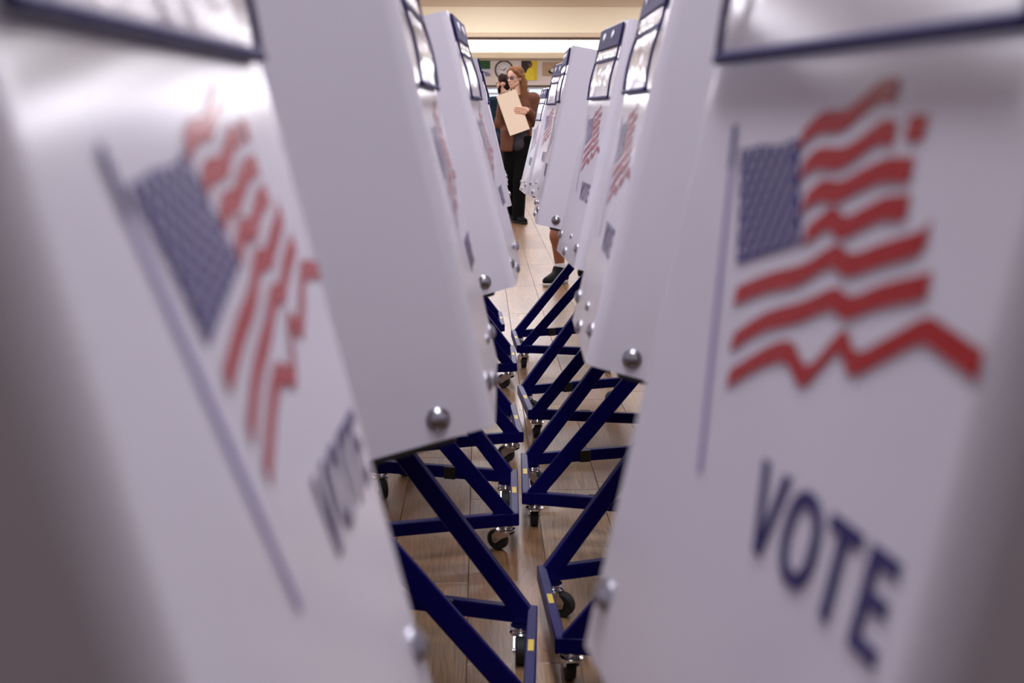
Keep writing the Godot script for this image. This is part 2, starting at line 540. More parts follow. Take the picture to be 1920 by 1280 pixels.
func painting(label: String, p: Vector3, s: Vector2, kind: int) -> void:
	var t := thing("painting", label, "painting", p, 0.0, "paintings on the far wall")
	var W := 96
	var H := int(96 * s.y / s.x)
	var im := Image.create_empty(W, H, false, Image.FORMAT_RGB8)
	var nz := FastNoiseLite.new()
	nz.seed = 3 + kind
	nz.frequency = 0.06
	for y in H:
		for x in W:
			var u := float(x) / W
			var v := float(y) / H
			var q := nz.get_noise_2d(x, y)
			var c := Color.WHITE
			if kind == 0:
				c = Color(0.10 + 0.12 * q, 0.30 + 0.25 * q, 0.08)
				if v > 0.55 + 0.05 * q:
					c = Color(0.80, 0.80, 0.84)
				if pow((u - 0.5) / 0.62, 2) + pow((v - 1.05) / 0.36, 2) < 1.0:
					c = Color(0.52, 0.50, 0.58)
			elif kind == 1:
				c = Color(0.88, 0.76 + 0.1 * q, 0.12)
				if u < 0.6 - 0.2 * v and v < 0.62 and u < 0.55:
					c = Color(0.14 + 0.08 * q, 0.08, 0.06)
				if pow((u - 0.5) / 0.17, 2) + pow((v - 0.22) / 0.17, 2) < 1.0:
					c = Color(0.20, 0.10, 0.07)
				if pow((u - 0.53) / 0.08, 2) + pow((v - 0.26) / 0.10, 2) < 1.0:
					c = Color(0.52, 0.30, 0.20)
				if pow((u - 0.55) / 0.26, 2) + pow((v - 0.75) / 0.36, 2) < 1.0:
					c = Color(0.93, 0.82 + 0.1 * q, 0.16)
			else:
				c = Color(0.72 + 0.05 * q, 0.60, 0.46)
				if pow((u - 0.62) / 0.2, 2) + pow((v - 0.42) / 0.3, 2) < 1.0:
					c = Color(0.48, 0.10, 0.08)
				if pow((u - 0.38) / 0.16, 2) + pow((v - 0.68) / 0.17, 2) < 1.0:
					c = Color(0.06, 0.05, 0.05)
				if pow((u - 0.45) / 0.15, 2) + pow((v - 0.60) / 0.14, 2) < 1.0:
					c = Color(0.90, 0.86, 0.80)
			im.set_pixel(x, y, c)
	var m := mat(Color.WHITE, 0.6)
	m.albedo_texture = ImageTexture.create_from_image(im)
	var b := MB.new()
	b.quad(Vector3(-s.x * 0.5, s.y * 0.5, 0.031), Vector3(s.x * 0.5, s.y * 0.5, 0.031), Vector3(s.x * 0.5, -s.y * 0.5, 0.031), Vector3(-s.x * 0.5, -s.y * 0.5, 0.031), Vector3.BACK, Vector2(0, 0), Vector2(1, 0), Vector2(1, 1), Vector2(0, 1))
	part("picture", b.mesh(m), t)
	b = MB.new()
	b.box(at(Vector3(0, 0, 0.015)), Vector3(s.x, s.y, 0.03), 0.0)
	part("canvas", b.mesh(mat(Color8(190, 172, 150), 0.8)), t)

# ------------------------------------------------------------------ voting booths
# Built for the row on the right: the aisle lies at -x, the voter at +x, a reader of the print faces +x.
const LEAN := 0.2182
const SW := 0.362
const SL := 0.53
const SH := 0.95
const WING := 0.50
const SPLAY := 0.227

func su() -> Vector3:
	return Vector3(sin(LEAN), cos(LEAN), 0)

func so() -> Vector3:
	return Vector3(cos(LEAN), -sin(LEAN), 0)

# a point on the printed face: r to the reader's right, w up the sheet, d proud of it
func fp(r: float, w: float, d := 0.0) -> Vector3:
	return Vector3(0, SH, 0) + su() * w + Vector3(0, 0, r) - so() * d

func spline(p: Array, steps := 6) -> Array:
	var out: Array = []
	for i in p.size() - 1:
		var a: Vector2 = p[maxi(i - 1, 0)]
		var b: Vector2 = p[i]
		var c: Vector2 = p[i + 1]
		var d: Vector2 = p[mini(i + 2, p.size() - 1)]
		for s in steps:
			out.append(b.cubic_interpolate(c, a, d, float(s) / steps))
	out.append(p[p.size() - 1])
	return out

func ribbon(b: MB, pts: Array, half: float, d: float, vertical := true) -> void:
	for i in pts.size() - 1:
		var p: Vector2 = pts[i]
		var q: Vector2 = pts[i + 1]
		var o := Vector2(0, half)
		if not vertical:
			o = (q - p).normalized().orthogonal() * half
		b.quad(fp(p.x + o.x, p.y + o.y, d), fp(q.x + o.x, q.y + o.y, d), fp(q.x - o.x, q.y - o.y, d), fp(p.x - o.x, p.y - o.y, d), -so())

func screen_mesh() -> ArrayMesh:
	# outline of the bent sheet in (outward, z), walked from the far wing to the near wing
	var R := 0.020
	var turn := PI / 2 - SPLAY
	var tl := R * tan(turn * 0.5)
	var wd := Vector2(cos(SPLAY), sin(SPLAY))
	var pos: Array = []
	var nor: Array = []
	var half: Array = []
	var hn: Array = []
	half.append(wd * WING + Vector2(0, SW * 0.5)); hn.append(Vector2(-wd.y, wd.x))
	for i in 9:
		var a := turn * i / 8.0
		# start tangent to the wing, end tangent to the face
		var nn := Vector2(-wd.y, wd.x).rotated(a)
		var c := Vector2(0, SW * 0.5 - tl) + Vector2(R, 0)
		half.append(c + nn * R); hn.append(nn)
	for i in range(half.size()):
		pos.append(Vector2(half[i].x, -half[i].y)); nor.append(Vector2(hn[i].x, -hn[i].y))
	for i in range(half.size() - 1, -1, -1):
		pos.append(half[i]); nor.append(hn[i])
	var b := MB.new()
	var th := 0.0045
	var O := so()
	var U := su()
	var P := func(q: Vector2, w: float) -> Vector3: return Vector3(0, SH, 0) + O * q.x + Vector3(0, 0, q.y) + U * w
	var N := func(q: Vector2) -> Vector3: return (O * q.x + Vector3(0, 0, q.y)).normalized()
	var run := 0.0
	for i in pos.size() - 1:
		var step: float = (pos[i + 1] - pos[i]).length()
		var a: Vector2 = pos[i]
		var c: Vector2 = pos[i + 1]
		var ai: Vector2 = a - nor[i] * th
		var ci: Vector2 = c - nor[i + 1] * th
		var u0 := run
		var u1 := run + step
		run = u1
		b.tri(P.call(a, 0.0), P.call(c, 0.0), P.call(c, SL), N.call(nor[i]), N.call(nor[i + 1]), N.call(nor[i + 1]), Vector2(u0, 0), Vector2(u1, 0), Vector2(u1, SL))
		b.tri(P.call(a, 0.0), P.call(c, SL), P.call(a, SL), N.call(nor[i]), N.call(nor[i + 1]), N.call(nor[i]), Vector2(u0, 0), Vector2(u1, SL), Vector2(u0, SL))
		b.tri(P.call(ai, 0.0), P.call(ci, 0.0), P.call(ci, SL), -N.call(nor[i]), -N.call(nor[i + 1]), -N.call(nor[i + 1]), Vector2(u0, 0), Vector2(u1, 0), Vector2(u1, SL))
		b.tri(P.call(ai, 0.0), P.call(ci, SL), P.call(ai, SL), -N.call(nor[i]), -N.call(nor[i + 1]), -N.call(nor[i]), Vector2(u0, 0), Vector2(u1, SL), Vector2(u0, SL))
		b.quad(P.call(a, 0.0), P.call(c, 0.0), P.call(ci, 0.0), P.call(ai, 0.0), -U)
		b.quad(P.call(a, SL), P.call(c, SL), P.call(ci, SL), P.call(ai, SL), U)
	for i in [0, pos.size() - 1]:
		var e: Vector2 = pos[i] - nor[i] * th
		b.quad(P.call(pos[i], 0.0), P.call(e, 0.0), P.call(e, SL), P.call(pos[i], SL), (O * wd.x).normalized())
	return b.mesh(M.sheet)

func dome_bolt(p: Vector3, nn: Vector3, r: float, st: MB) -> void:
	st.lathe(along(p, nn), [Vector2(r * 1.08, 0.0), Vector2(r * 1.08, 0.0015), Vector2(r, 0.002), Vector2(r * 0.9, r * 0.32), Vector2(r * 0.65, r * 0.55), Vector2(r * 0.35, r * 0.66), Vector2(0, r * 0.7)], 18)

func flag_print() -> ArrayMesh:
	var red := MB.new()
	var d := 0.0007
	var S := [
		[-0.0211, 0.3234, -0.0043, 0.3319, 0.019, 0.3333, 0.035, 0.340, 0.0476, 0.3454, 0.0622, 0.3456],
		[-0.0113, 0.3092, 0.0011, 0.3157, 0.0257, 0.3169, 0.0422, 0.3225, 0.0567, 0.3286, 0.0697, 0.3281],
		[0.0779, 0.3308, 0.0923, 0.331],
		[-0.0008, 0.2947, 0.0133, 0.3018, 0.0317, 0.3025, 0.0495, 0.3084, 0.068, 0.3136, 0.0904, 0.3148],
		[0.0093, 0.2808, 0.0304, 0.2907, 0.0441, 0.2881, 0.0614, 0.2939, 0.076, 0.2988, 0.0946, 0.3005],
		[-0.0564, 0.243, -0.019, 0.2553, 0.0142, 0.2637, 0.0413, 0.2755, 0.0579, 0.2737, 0.0825, 0.2809, 0.1089, 0.2887, 0.1141, 0.2938],
		[-0.0461, 0.2206, -0.014, 0.2365, 0.0236, 0.2481, 0.0511, 0.2584, 0.0672, 0.2571, 0.0908, 0.2655, 0.1238, 0.2747],
		[-0.0397, 0.2031, 0.0011, 0.2236, 0.0231, 0.2291, 0.0444, 0.2232, 0.0676, 0.2431, 0.0834, 0.237, 0.105, 0.2472, 0.1275, 0.2586, 0.1428, 0.2576, 0.1677, 0.2538]]
	for s in S:
		var p: Array = []
		for i in range(0, s.size(), 2):
			p.append(Vector2(s[i], s[i + 1]))
		ribbon(red, spline(p, 5), 0.0050, d)
	var am := red.mesh(M.print_red)
	var blue := MB.new()
	var can := PackedVector2Array([Vector2(-0.0978, 0.317), Vector2(-0.084, 0.3178), Vector2(-0.071, 0.320), Vector2(-0.0431, 0.3208), Vector2(-0.0239, 0.3249), Vector2(-0.008, 0.301), Vector2(0.0076, 0.2777), Vector2(-0.0275, 0.2686), Vector2(-0.0653, 0.2586), Vector2(-0.080, 0.288)])
	var fr := Transform3D(Basis(Vector3.BACK, su(), -so()), fp(0, 0, d))
	blue.plate(fr, can, 0.0)
	blue.mesh(M.print_blue, am)
	var st := MB.new()
	var fr2 := Transform3D(fr.basis, fp(0, 0, d + 0.0003))
	for row in 9:
		for c in (6 if row % 2 == 0 else 5):
			var u := (c + (0.5 if row % 2 == 0 else 1.0)) / 6.0
			var v := (row + 0.5) / 9.0
			var top := Vector2(-0.0965, 0.3165).lerp(Vector2(-0.0255, 0.3225), u)
			var low := Vector2(-0.066, 0.261).lerp(Vector2(0.005, 0.279), u)
			var q := top.lerp(low, v)
			var poly := PackedVector2Array()
			for k in 10:
				var rr := 0.0022 if k % 2 == 0 else 0.0009
				poly.append(q + Vector2(sin(TAU * k / 10.0), cos(TAU * k / 10.0)) * rr)
			st.plate(fr2, poly, 0.0)
	st.mesh(M.print_white, am)
	return am

func clear_sheet(r0: float, r1: float, w0: float, w1: float, bow: float, seed_: int) -> ArrayMesh:
	var nz := FastNoiseLite.new()
	nz.seed = seed_
	nz.frequency = 1.0
	var nx := 40
	var ny := 16
	var P := func(i: int, j: int) -> Vector3:
		var u := float(i) / nx
		var v := float(j) / ny
		var r := lerpf(r0, r1, u)
		var w := lerpf(w0, w1, v)
		var edge := minf(1.0, minf(minf(u, 1.0 - u) * 8.0, minf(v, 1.0 - v) * 5.0))
		var dd := 0.004 + bow * sin(PI * v) * (0.6 + 0.4 * sin(PI * u)) + edge * (0.0014 * nz.get_noise_2d(r * 46.0 + w * 9.0, w * 9.0 - r * 3.0) + 0.0007 * nz.get_noise_2d(r * 130.0, w * 30.0 + r * 40.0))
		return fp(r, w, dd)
	var b := MB.new()
	for i in nx:
		for j in ny:
			var a: Vector3 = P.call(i, j)
			var c: Vector3 = P.call(i + 1, j)
			var e: Vector3 = P.call(i + 1, j + 1)
			var f: Vector3 = P.call(i, j + 1)
			var ns: Array = []
			for q in [[i, j], [i + 1, j], [i + 1, j + 1], [i, j + 1]]:
				var dx: Vector3 = P.call(mini(q[0] + 1, nx), q[1]) - P.call(maxi(q[0] - 1, 0), q[1])
				var dy: Vector3 = P.call(q[0], mini(q[1] + 1, ny)) - P.call(q[0], maxi(q[1] - 1, 0))
				var nn := dx.cross(dy).normalized()
				if nn.dot(so()) > 0.0:
					nn = -nn
				ns.append(nn)
			b.squad(a, c, e, f, ns[0], ns[1], ns[2], ns[3])
	return b.mesh(M.clear)

func bar(b: MB, p: Vector3, q: Vector3, flat: float, deep: float, side: Vector3, bev := 0.003) -> void:
	# a tube from p to q; deep is its size in the plane that side is square to, flat its size along side
	var y := (q - p).normalized()
	var z := side.normalized()
	z = (z - y * z.dot(y)).normalized()
	var x := y.cross(z)
	b.box(Transform3D(Basis(x, y, z), (p + q) * 0.5), Vector3(deep, (q - p).length(), flat), bev)

func caster(parent: Node, p: Vector3, turn: float) -> void:
	var xf := Transform3D(Basis(Vector3.UP, turn), p)
	var b := MB.new()
	b.lathe(xf, [Vector2(0.0, 0.0), Vector2(0.024, 0.0), Vector2(0.026, -0.004), Vector2(0.026, -0.007), Vector2(0.022, -0.011), Vector2(0.028, -0.015), Vector2(0.026, -0.021), Vector2(0.0, -0.022)], 20)
	# fork: two cheeks that reach back to the axle
	for s in [-1.0, 1.0]:
		var cheek := PackedVector2Array([Vector2(-0.024, -0.020), Vector2(0.022, -0.020), Vector2(0.040, -0.040), Vector2(0.036, -0.060), Vector2(0.026, -0.062), Vector2(0.004, -0.044), Vector2(-0.02, -0.032)])
		b.plate(xf * at(Vector3(0, 0, s * 0.0155 - 0.001)), cheek, 0.002)
	b.box(xf * at(Vector3(0.0, -0.0215, 0)), Vector3(0.046, 0.003, 0.033), 0.001)
	var body := part("caster", b.mesh(M.chrome), parent)
	var w := MB.new()
	var wx := xf * Transform3D(Basis(Vector3.RIGHT, PI / 2), Vector3(0.028, -0.0525, 0))
	w.lathe(wx, [Vector2(0.0, -0.011), Vector2(0.018, -0.011), Vector2(0.019, -0.0125), Vector2(0.029, -0.0125), Vector2(0.0325, -0.009), Vector2(0.0325, 0.009), Vector2(0.029, 0.0125), Vector2(0.019, 0.0125), Vector2(0.018, 0.011), Vector2(0.0, 0.011)], 28)
	part("wheel", w.mesh(M.rubber), body)
	var ax := MB.new()
	ax.lathe(wx, [Vector2(0.0, -0.0195), Vector2(0.005, -0.0195), Vector2(0.005, 0.0195), Vector2(0.0, 0.0195)], 10)
	part("axle", ax.mesh(M.steel), body)

func make_booth() -> Node3D:
	var t := thing("voting_booth", "", "voting booth")
	# --- blue frame
	var y0 := 0.085
	var y1 := 0.125
	var ym := (y0 + y1) * 0.5
	var b := MB.new()
	b.box(at(Vector3(-0.0275, ym, 0)), Vector3(0.025, 0.04, 0.44), 0.003)
	var cross := part("crossbar", b.mesh(M.navy), t)
	b = MB.new()
	b.box(at(Vector3(-0.0275, y1 + 0.0004, 0.0)), Vector3(0.013, 0.0008, 0.056))
	part("yellow_sticker", b.mesh(M.sticker), cross)
	var sd := 0.26
	for s in [-1.0, 1.0]:
		var dir := Vector3(cos(sd), 0, s * sin(sd))
		var side := Vector3(-s * sin(sd) * s, 0, cos(sd)) if s > 0 else Vector3(sin(sd), 0, cos(sd))
		var p0 := Vector3(-0.018, ym, s * 0.207)
		b = MB.new()
		bar(b, p0, p0 + dir * 0.46, 0.025, 0.04, side)
		var sb := part("base_bar", b.mesh(M.navy), t)
		b = MB.new()
		bar(b, p0 + dir * 0.455, p0 + dir * 0.495, 0.028, 0.043, side, 0.004)
		part("end_cap", b.mesh(M.black), sb)
		b = MB.new()
		bar(b, p0 + dir * 0.185 - side * s * 0.015, p0 + dir * 0.225 - side * s * 0.015, 0.010, 0.042, side, 0.002)
		part("bumper", b.mesh(M.black), sb)
		# leaning post: from the aisle corner up and away
		var pd := Vector3(cos(0.19), 0, s * sin(0.19))
		var up := (pd * cos(0.908) + Vector3.UP * sin(0.908)).normalized()
		var q0 := Vector3(-0.016, y0 + 0.012, s * 0.2075) + up * 0.014
		b = MB.new()
		bar(b, q0, q0 + up * 0.90, 0.0245, 0.046, Vector3(-s * sin(0.19), 0, cos(0.19)))
		part("post", b.mesh(M.navy), t)
	for s in [-1.0, 1.0]:
		caster(t, Vector3(0.0, y0, s * 0.195), 0.5 + s * 1.1)
		caster(t, Vector3(-0.018, y0, s * 0.207) + Vector3(cos(sd), 0, s * sin(sd)) * 0.455, 2.6 - s * 0.7)
	# --- dark tray under the screen
	b = MB.new()
	var tr := Transform3D(Basis(so(), Vector3.BACK, so().cross(Vector3.BACK)), Vector3(0, SH, 0) - su() * 0.0015)
	var pl := PackedVector2Array([Vector2(0.045, -0.190), Vector2(WING + 0.02, -0.310), Vector2(WING + 0.02, 0.310), Vector2(0.045, 0.190)])
	if tr.basis.z.dot(su()) > 0.0:
		tr.origin -= su() * 0.005
	b.plate(tr, pl, 0.005)
	part("tray", b.mesh(M.black), t)
	b = MB.new()
	for s in [-1.0, 1.0]:
		b.box(Transform3D(Basis(so(), su(), Vector3.BACK), Vector3(0, SH, 0) - su() * 0.030 + so() * 0.475 + Vector3(0, 0, s * 0.296)), Vector3(0.12, 0.045, 0.04), 0.003)
	part("bracket", b.mesh(M.navy), t)
	# --- bent white screen
	var sc := part("privacy_screen", screen_mesh(), t)
	for q in [[-0.15, 0.042, 0.010], [0.03, 0.055, 0.006], [-0.02, 0.015, 0.010], [0.15, 0.042, 0.010]]:
		b = MB.new()
		dome_bolt(fp(q[0], q[1], 0.0), -so(), q[2], b)
		part("bolt", b.mesh(M.steel), sc)
	for s in [-1.0, 1.0]:
		var wd := (so() * cos(SPLAY) + Vector3(0, 0, s * sin(SPLAY)))
		var wn := (-so() * sin(SPLAY) + Vector3(0, 0, s * cos(SPLAY)))
		for k in [0.058, 0.40]:
			b = MB.new()
			dome_bolt(Vector3(0, SH, 0) + Vector3(0, 0, s * SW * 0.5) + wd * k + su() * 0.024, wn, 0.0125, b)
			part("bolt", b.mesh(M.steel), sc)
	part("printed_flag", flag_print(), sc)
	b = MB.new()
	ribbon(b, [Vector2(-0.112, 0.3259), Vector2(-0.0474, 0.1516)], 0.0026, 0.0006, false)
	var pm := b.mesh(M.print_pole)
	b = MB.new()
	ribbon(b, [Vector2(-0.1135, 0.330), Vector2(-0.105, 0.307)], 0.003, 0.0010, false)
	b.mesh(M.print_blue, pm)
	part("printed_flagpole", pm, sc)
	var font := SystemFont.new()
	font.font_names = PackedStringArray(["Droid Sans"])
	font.font_weight = 700
	var tm := TextMesh.new()
	tm.text = "VOTE"
	tm.font = font
	tm.font_size = 64
	tm.pixel_size = 0.001
	tm.depth = 0.0004
	tm.material = M.print_text
	var bbx := tm.get_aabb()
	var o := part("lettering", tm, sc)
	var sx := 0.130 / bbx.size.x
	var sy := 0.0405 / bbx.size.y
	var ctr := bbx.get_center()
	o.transform = Transform3D(Basis(Vector3.BACK * sx, su() * sy, -so()), fp(0.0885, 0.1605, 0.0006)) * at(-Vector3(ctr.x, ctr.y, 0))
	# --- clear document pouch
	var r0 := -0.160
	var r1 := 0.150
	var pfr := Transform3D(Basis(Vector3.BACK, su(), -so()), fp(0, 0, 0))
	b = MB.new()
	b.box(pfr * at(Vector3((r0 + r1) * 0.5, 0.5005, 0.004)), Vector3(r1 - r0, 0.049, 0.005), 0.002)
	var pouch := part("document_pouch", b.mesh(M.vinyl), t)
	b = MB.new()
	b.box(pfr * at(Vector3((r0 + r1) * 0.5, 0.3665, 0.0045)), Vector3(r1 - r0, 0.007, 0.006), 0.002)
	for r in [r0 + 0.002, r1 - 0.002]:
		var pts: Array = []
		for k in 13:
			var v := k / 12.0
			pts.append(fp(r, lerpf(0.366, 0.478, v), 0.004 + 0.003 * sin(PI * minf(v * 1.3, 1.0))))
		b.tube(pts, 0.0024, 6)
	part("binding", b.mesh(M.vinyl), pouch)
	b = MB.new()
	b.box(pfr * at(Vector3((r0 + r1) * 0.5, 0.4500, 0.0055)), Vector3(r1 - r0 - 0.004, 0.006, 0.003), 0.001)
	part("divider", b.mesh(M.vinyl), pouch)
	part("clear_window", clear_sheet(r0 + 0.002, r1 - 0.002, 0.370, 0.448, 0.004, 5), pouch)
	part("clear_window", clear_sheet(r0 + 0.002, r1 - 0.002, 0.452, 0.477, 0.002, 9), pouch)
	for r in [-0.075, 0.045]:
		b = MB.new()
		b.lathe(along(fp(r, 0.504, 0.0063), -so()), [Vector2(0.010, 0.0), Vector2(0.010, 0.0015), Vector2(0.006, 0.003), Vector2(0.0, 0.0032)], 16)
		part("rivet", b.mesh(M.rivet), pouch)
	return t

func booths() -> void:
	var proto := make_booth()
	# x, z, yaw, drop, label
	var same := "booths in two facing rows"
	var R := [
		[0.088, -0.535, 0.139, 0.0, -0.010, "white voting booth in the low booth's row, sixth counting from the low booth's end"],
		[0.144, -1.73, -0.026, 0.0, 0.0, "white voting booth in the low booth's row, fifth counting from the low booth's end"],
		[0.193, -2.715, 0.046, 0.0, -0.012, "white voting booth in the low booth's row, fourth counting from the low booth's end"],
		[0.171, -3.753, -0.026, 0.0, -0.018, "white voting booth in the low booth's row, third counting from the low booth's end"],
		[0.211, -4.795, 0.066, 0.0, -0.005, "tall white voting booth standing right beside the low booth"],
		[0.213, -6.12, 0.04, 0.07, 0.016, "low white voting booth at the row's end, shorter than the others"]]
	var L := [
		[-0.031, -0.467, -0.025, 0.0, 0.020, "white voting booth in the all-tall row, seventh counting from the clock wall"],
		[0.019, -1.42, -0.021, 0.0, 0.0, "white voting booth in the all-tall row, sixth counting from the clock wall"],
		[0.080, -2.46, -0.060, 0.0, 0.026, "white voting booth in the all-tall row, fifth counting from the clock wall"],
		[0.075, -3.56, -0.02, 0.0, 0.015, "white voting booth in the all-tall row, fourth counting from the clock wall"],
		[0.108, -4.46, 0.04, 0.0, 0.015, "white voting booth in the all-tall row, third counting from the clock wall"],
		[0.130, -5.683, 0.0, 0.0, 0.012, "white voting booth in the all-tall row, second counting from the clock wall"],
		[0.09, -6.72, 0.02, 0.0, 0.0, "white voting booth in the all-tall row, first counting from the clock wall"]]
	var all: Array = [proto]
	for i in R.size() + L.size() - 1:
		var o: Node3D = proto.duplicate()
		o.name = numbered("voting_booth")
		add_child(o, true)
		all.append(o)
	var k := 0
	for side in [0, 1]:
		for q in (R if side == 0 else L):
			var o: Node3D = all[k]
			o.position = Vector3(q[0], 0, q[1])
			o.rotation.y = q[2] + (PI if side == 1 else 0.0)
			tag(o, q[5], "voting booth", same)
			for c in o.get_children():
					var nm := String(c.name)
					if nm.begins_with("privacy") or nm.begins_with("document") or nm.begins_with("tray") or nm.begins_with("bracket"):
						c.transform = at(Vector3(0, SH - q[3], 0)) * Transform3D(Basis(Vector3.BACK, -q[4]), Vector3.ZERO) * at(Vector3(0, -SH, 0))
					elif nm.begins_with("post") and q[3] > 0.0:
						c.scale.y = (0.825 - q[3]) / 0.825
						c.position.y = 0.097 * (1.0 - c.scale.y)
			k += 1

# ------------------------------------------------------------------ people
# Surface nets over a field of tapered capsules joined with a smooth minimum.
# add / cut: arrays of [a, b, ra, rb]; clips: [point, normal] keep the side the normal points away from
func flesh(add: Array, cell: float, k: float, cut := [], clips := [], kc := 0.01) -> MB:
	var lo := Vector3.INF
	var hi := -Vector3.INF
	for q in add:
		var r := maxf(q[2], q[3]) + cell * 3.0 + k
		lo = lo.min(q[0] - Vector3.ONE * r).min(q[1] - Vector3.ONE * r)
		hi = hi.max(q[0] + Vector3.ONE * r).max(q[1] + Vector3.ONE * r)
	var n := Vector3i(((hi - lo) / cell).ceil()) + Vector3i.ONE * 2
	var F := PackedFloat32Array()
	F.resize(n.x * n.y * n.z)
	F.fill(1.0)
	var nxy := n.x * n.y
	for q in add:
		var a: Vector3 = q[0]
		var b: Vector3 = q[1]
		var ra: float = q[2]
		var rb: float = q[3]
		var m := maxf(ra, rb) + k + cell * 2.5
		var i0 := Vector3i(((a.min(b) - Vector3.ONE * m - lo) / cell).floor()).max(Vector3i.ZERO)
		var i1 := Vector3i(((a.max(b) + Vector3.ONE * m - lo) / cell).ceil()).min(n - Vector3i.ONE)
		var ab := b - a
		var l2 := maxf(ab.length_squared(), 1e-9)
		for z in range(i0.z, i1.z + 1):
			for y in range(i0.y, i1.y + 1):
				var base := z * nxy + y * n.x
				for x in range(i0.x, i1.x + 1):
					var p := lo + Vector3(x, y, z) * cell
					var t := clampf((p - a).dot(ab) / l2, 0.0, 1.0)
					var d := (p - a - ab * t).length() - lerpf(ra, rb, t)
					var e := F[base + x]
					var hh := maxf(k - absf(d - e), 0.0) / k
					F[base + x] = minf(d, e) - hh * hh * k * 0.25
	for q in cut:
		var a: Vector3 = q[0]
		var ab: Vector3 = q[1] - q[0]
		var l2 := maxf(ab.length_squared(), 1e-9)
		for z in n.z:
			for y in n.y:
				for x in n.x:
					var id := z * nxy + y * n.x + x
					if F[id] < 0.06:
						var p := lo + Vector3(x, y, z) * cell
						var t := clampf((p - a).dot(ab) / l2, 0.0, 1.0)
						F[id] = maxf(F[id], lerpf(q[2], q[3], t) - (p - a - ab * t).length())
	for q in clips:
		var cp: Vector3 = q[0]
		var cn: Vector3 = q[1]
		for z in n.z:
			for y in n.y:
				for x in n.x:
					var id := z * nxy + y * n.x + x
					F[id] = maxf(F[id], (lo + Vector3(x, y, z) * cell - cp).dot(cn))
	var at_cell := {}
	var verts := PackedVector3Array()
	var norms := PackedVector3Array()
	var off := [0, 1, n.x, n.x + 1, nxy, nxy + 1, nxy + n.x, nxy + n.x + 1]
	var cor := [Vector3(0, 0, 0), Vector3(1, 0, 0), Vector3(0, 1, 0), Vector3(1, 1, 0), Vector3(0, 0, 1), Vector3(1, 0, 1), Vector3(0, 1, 1), Vector3(1, 1, 1)]
	var edges := [[0, 1], [2, 3], [4, 5], [6, 7], [0, 2], [1, 3], [4, 6], [5, 7], [0, 4], [1, 5], [2, 6], [3, 7]]
	for z in n.z - 1:
		for y in n.y - 1:
			for x in n.x - 1:
				var id := z * nxy + y * n.x + x
				var s := 0
				if F[id] < 0.0: s += 1
				if F[id + 1] < 0.0: s += 1
				if F[id + n.x] < 0.0: s += 1
				if F[id + n.x + 1] < 0.0: s += 1
				if F[id + nxy] < 0.0: s += 1
				if F[id + nxy + 1] < 0.0: s += 1
				if F[id + nxy + n.x] < 0.0: s += 1
				if F[id + nxy + n.x + 1] < 0.0: s += 1
				if s == 0 or s == 8:
					continue
				var sum := Vector3.ZERO
				var cnt := 0
				for e in edges:
					var f0 := F[id + off[e[0]]]
					var f1 := F[id + off[e[1]]]
					if (f0 < 0.0) != (f1 < 0.0):
						sum += (cor[e[0]] as Vector3).lerp(cor[e[1]], f0 / (f0 - f1))
						cnt += 1
				at_cell[id] = verts.size()
				verts.append(lo + (Vector3(x, y, z) + sum / cnt) * cell)
				var g := Vector3(F[id + 1] + F[id + n.x + 1] + F[id + nxy + 1] + F[id + nxy + n.x + 1] - F[id] - F[id + n.x] - F[id + nxy] - F[id + nxy + n.x],
					F[id + n.x] + F[id + n.x + 1] + F[id + nxy + n.x] + F[id + nxy + n.x + 1] - F[id] - F[id + 1] - F[id + nxy] - F[id + nxy + 1],
					F[id + nxy] + F[id + nxy + 1] + F[id + nxy + n.x] + F[id + nxy + n.x + 1] - F[id] - F[id + 1] - F[id + n.x] - F[id + n.x + 1])
				norms.append(g.normalized())
	var mb := MB.new()
	var steps := [1, n.x, nxy]
	for id in at_cell:
		for ax in 3:
			var f0 := F[id]
			var f1 := F[id + steps[ax]]
			if (f0 < 0.0) == (f1 < 0.0):
				continue
			var u: int = steps[(ax + 1) % 3]
			var w: int = steps[(ax + 2) % 3]
			if at_cell.has(id - u) and at_cell.has(id - w) and at_cell.has(id - u - w):
				var i0: int = at_cell[id]
				var i1: int = at_cell[id - u]
				var i2: int = at_cell[id - u - w]
				var i3: int = at_cell[id - w]
				mb.squad(verts[i0], verts[i1], verts[i2], verts[i3], norms[i0], norms[i1], norms[i2], norms[i3])
	return mb

func join(a: MB, b: MB) -> MB:
	a.v.append_array(b.v); a.n.append_array(b.n); a.uv.append_array(b.uv)
	return a

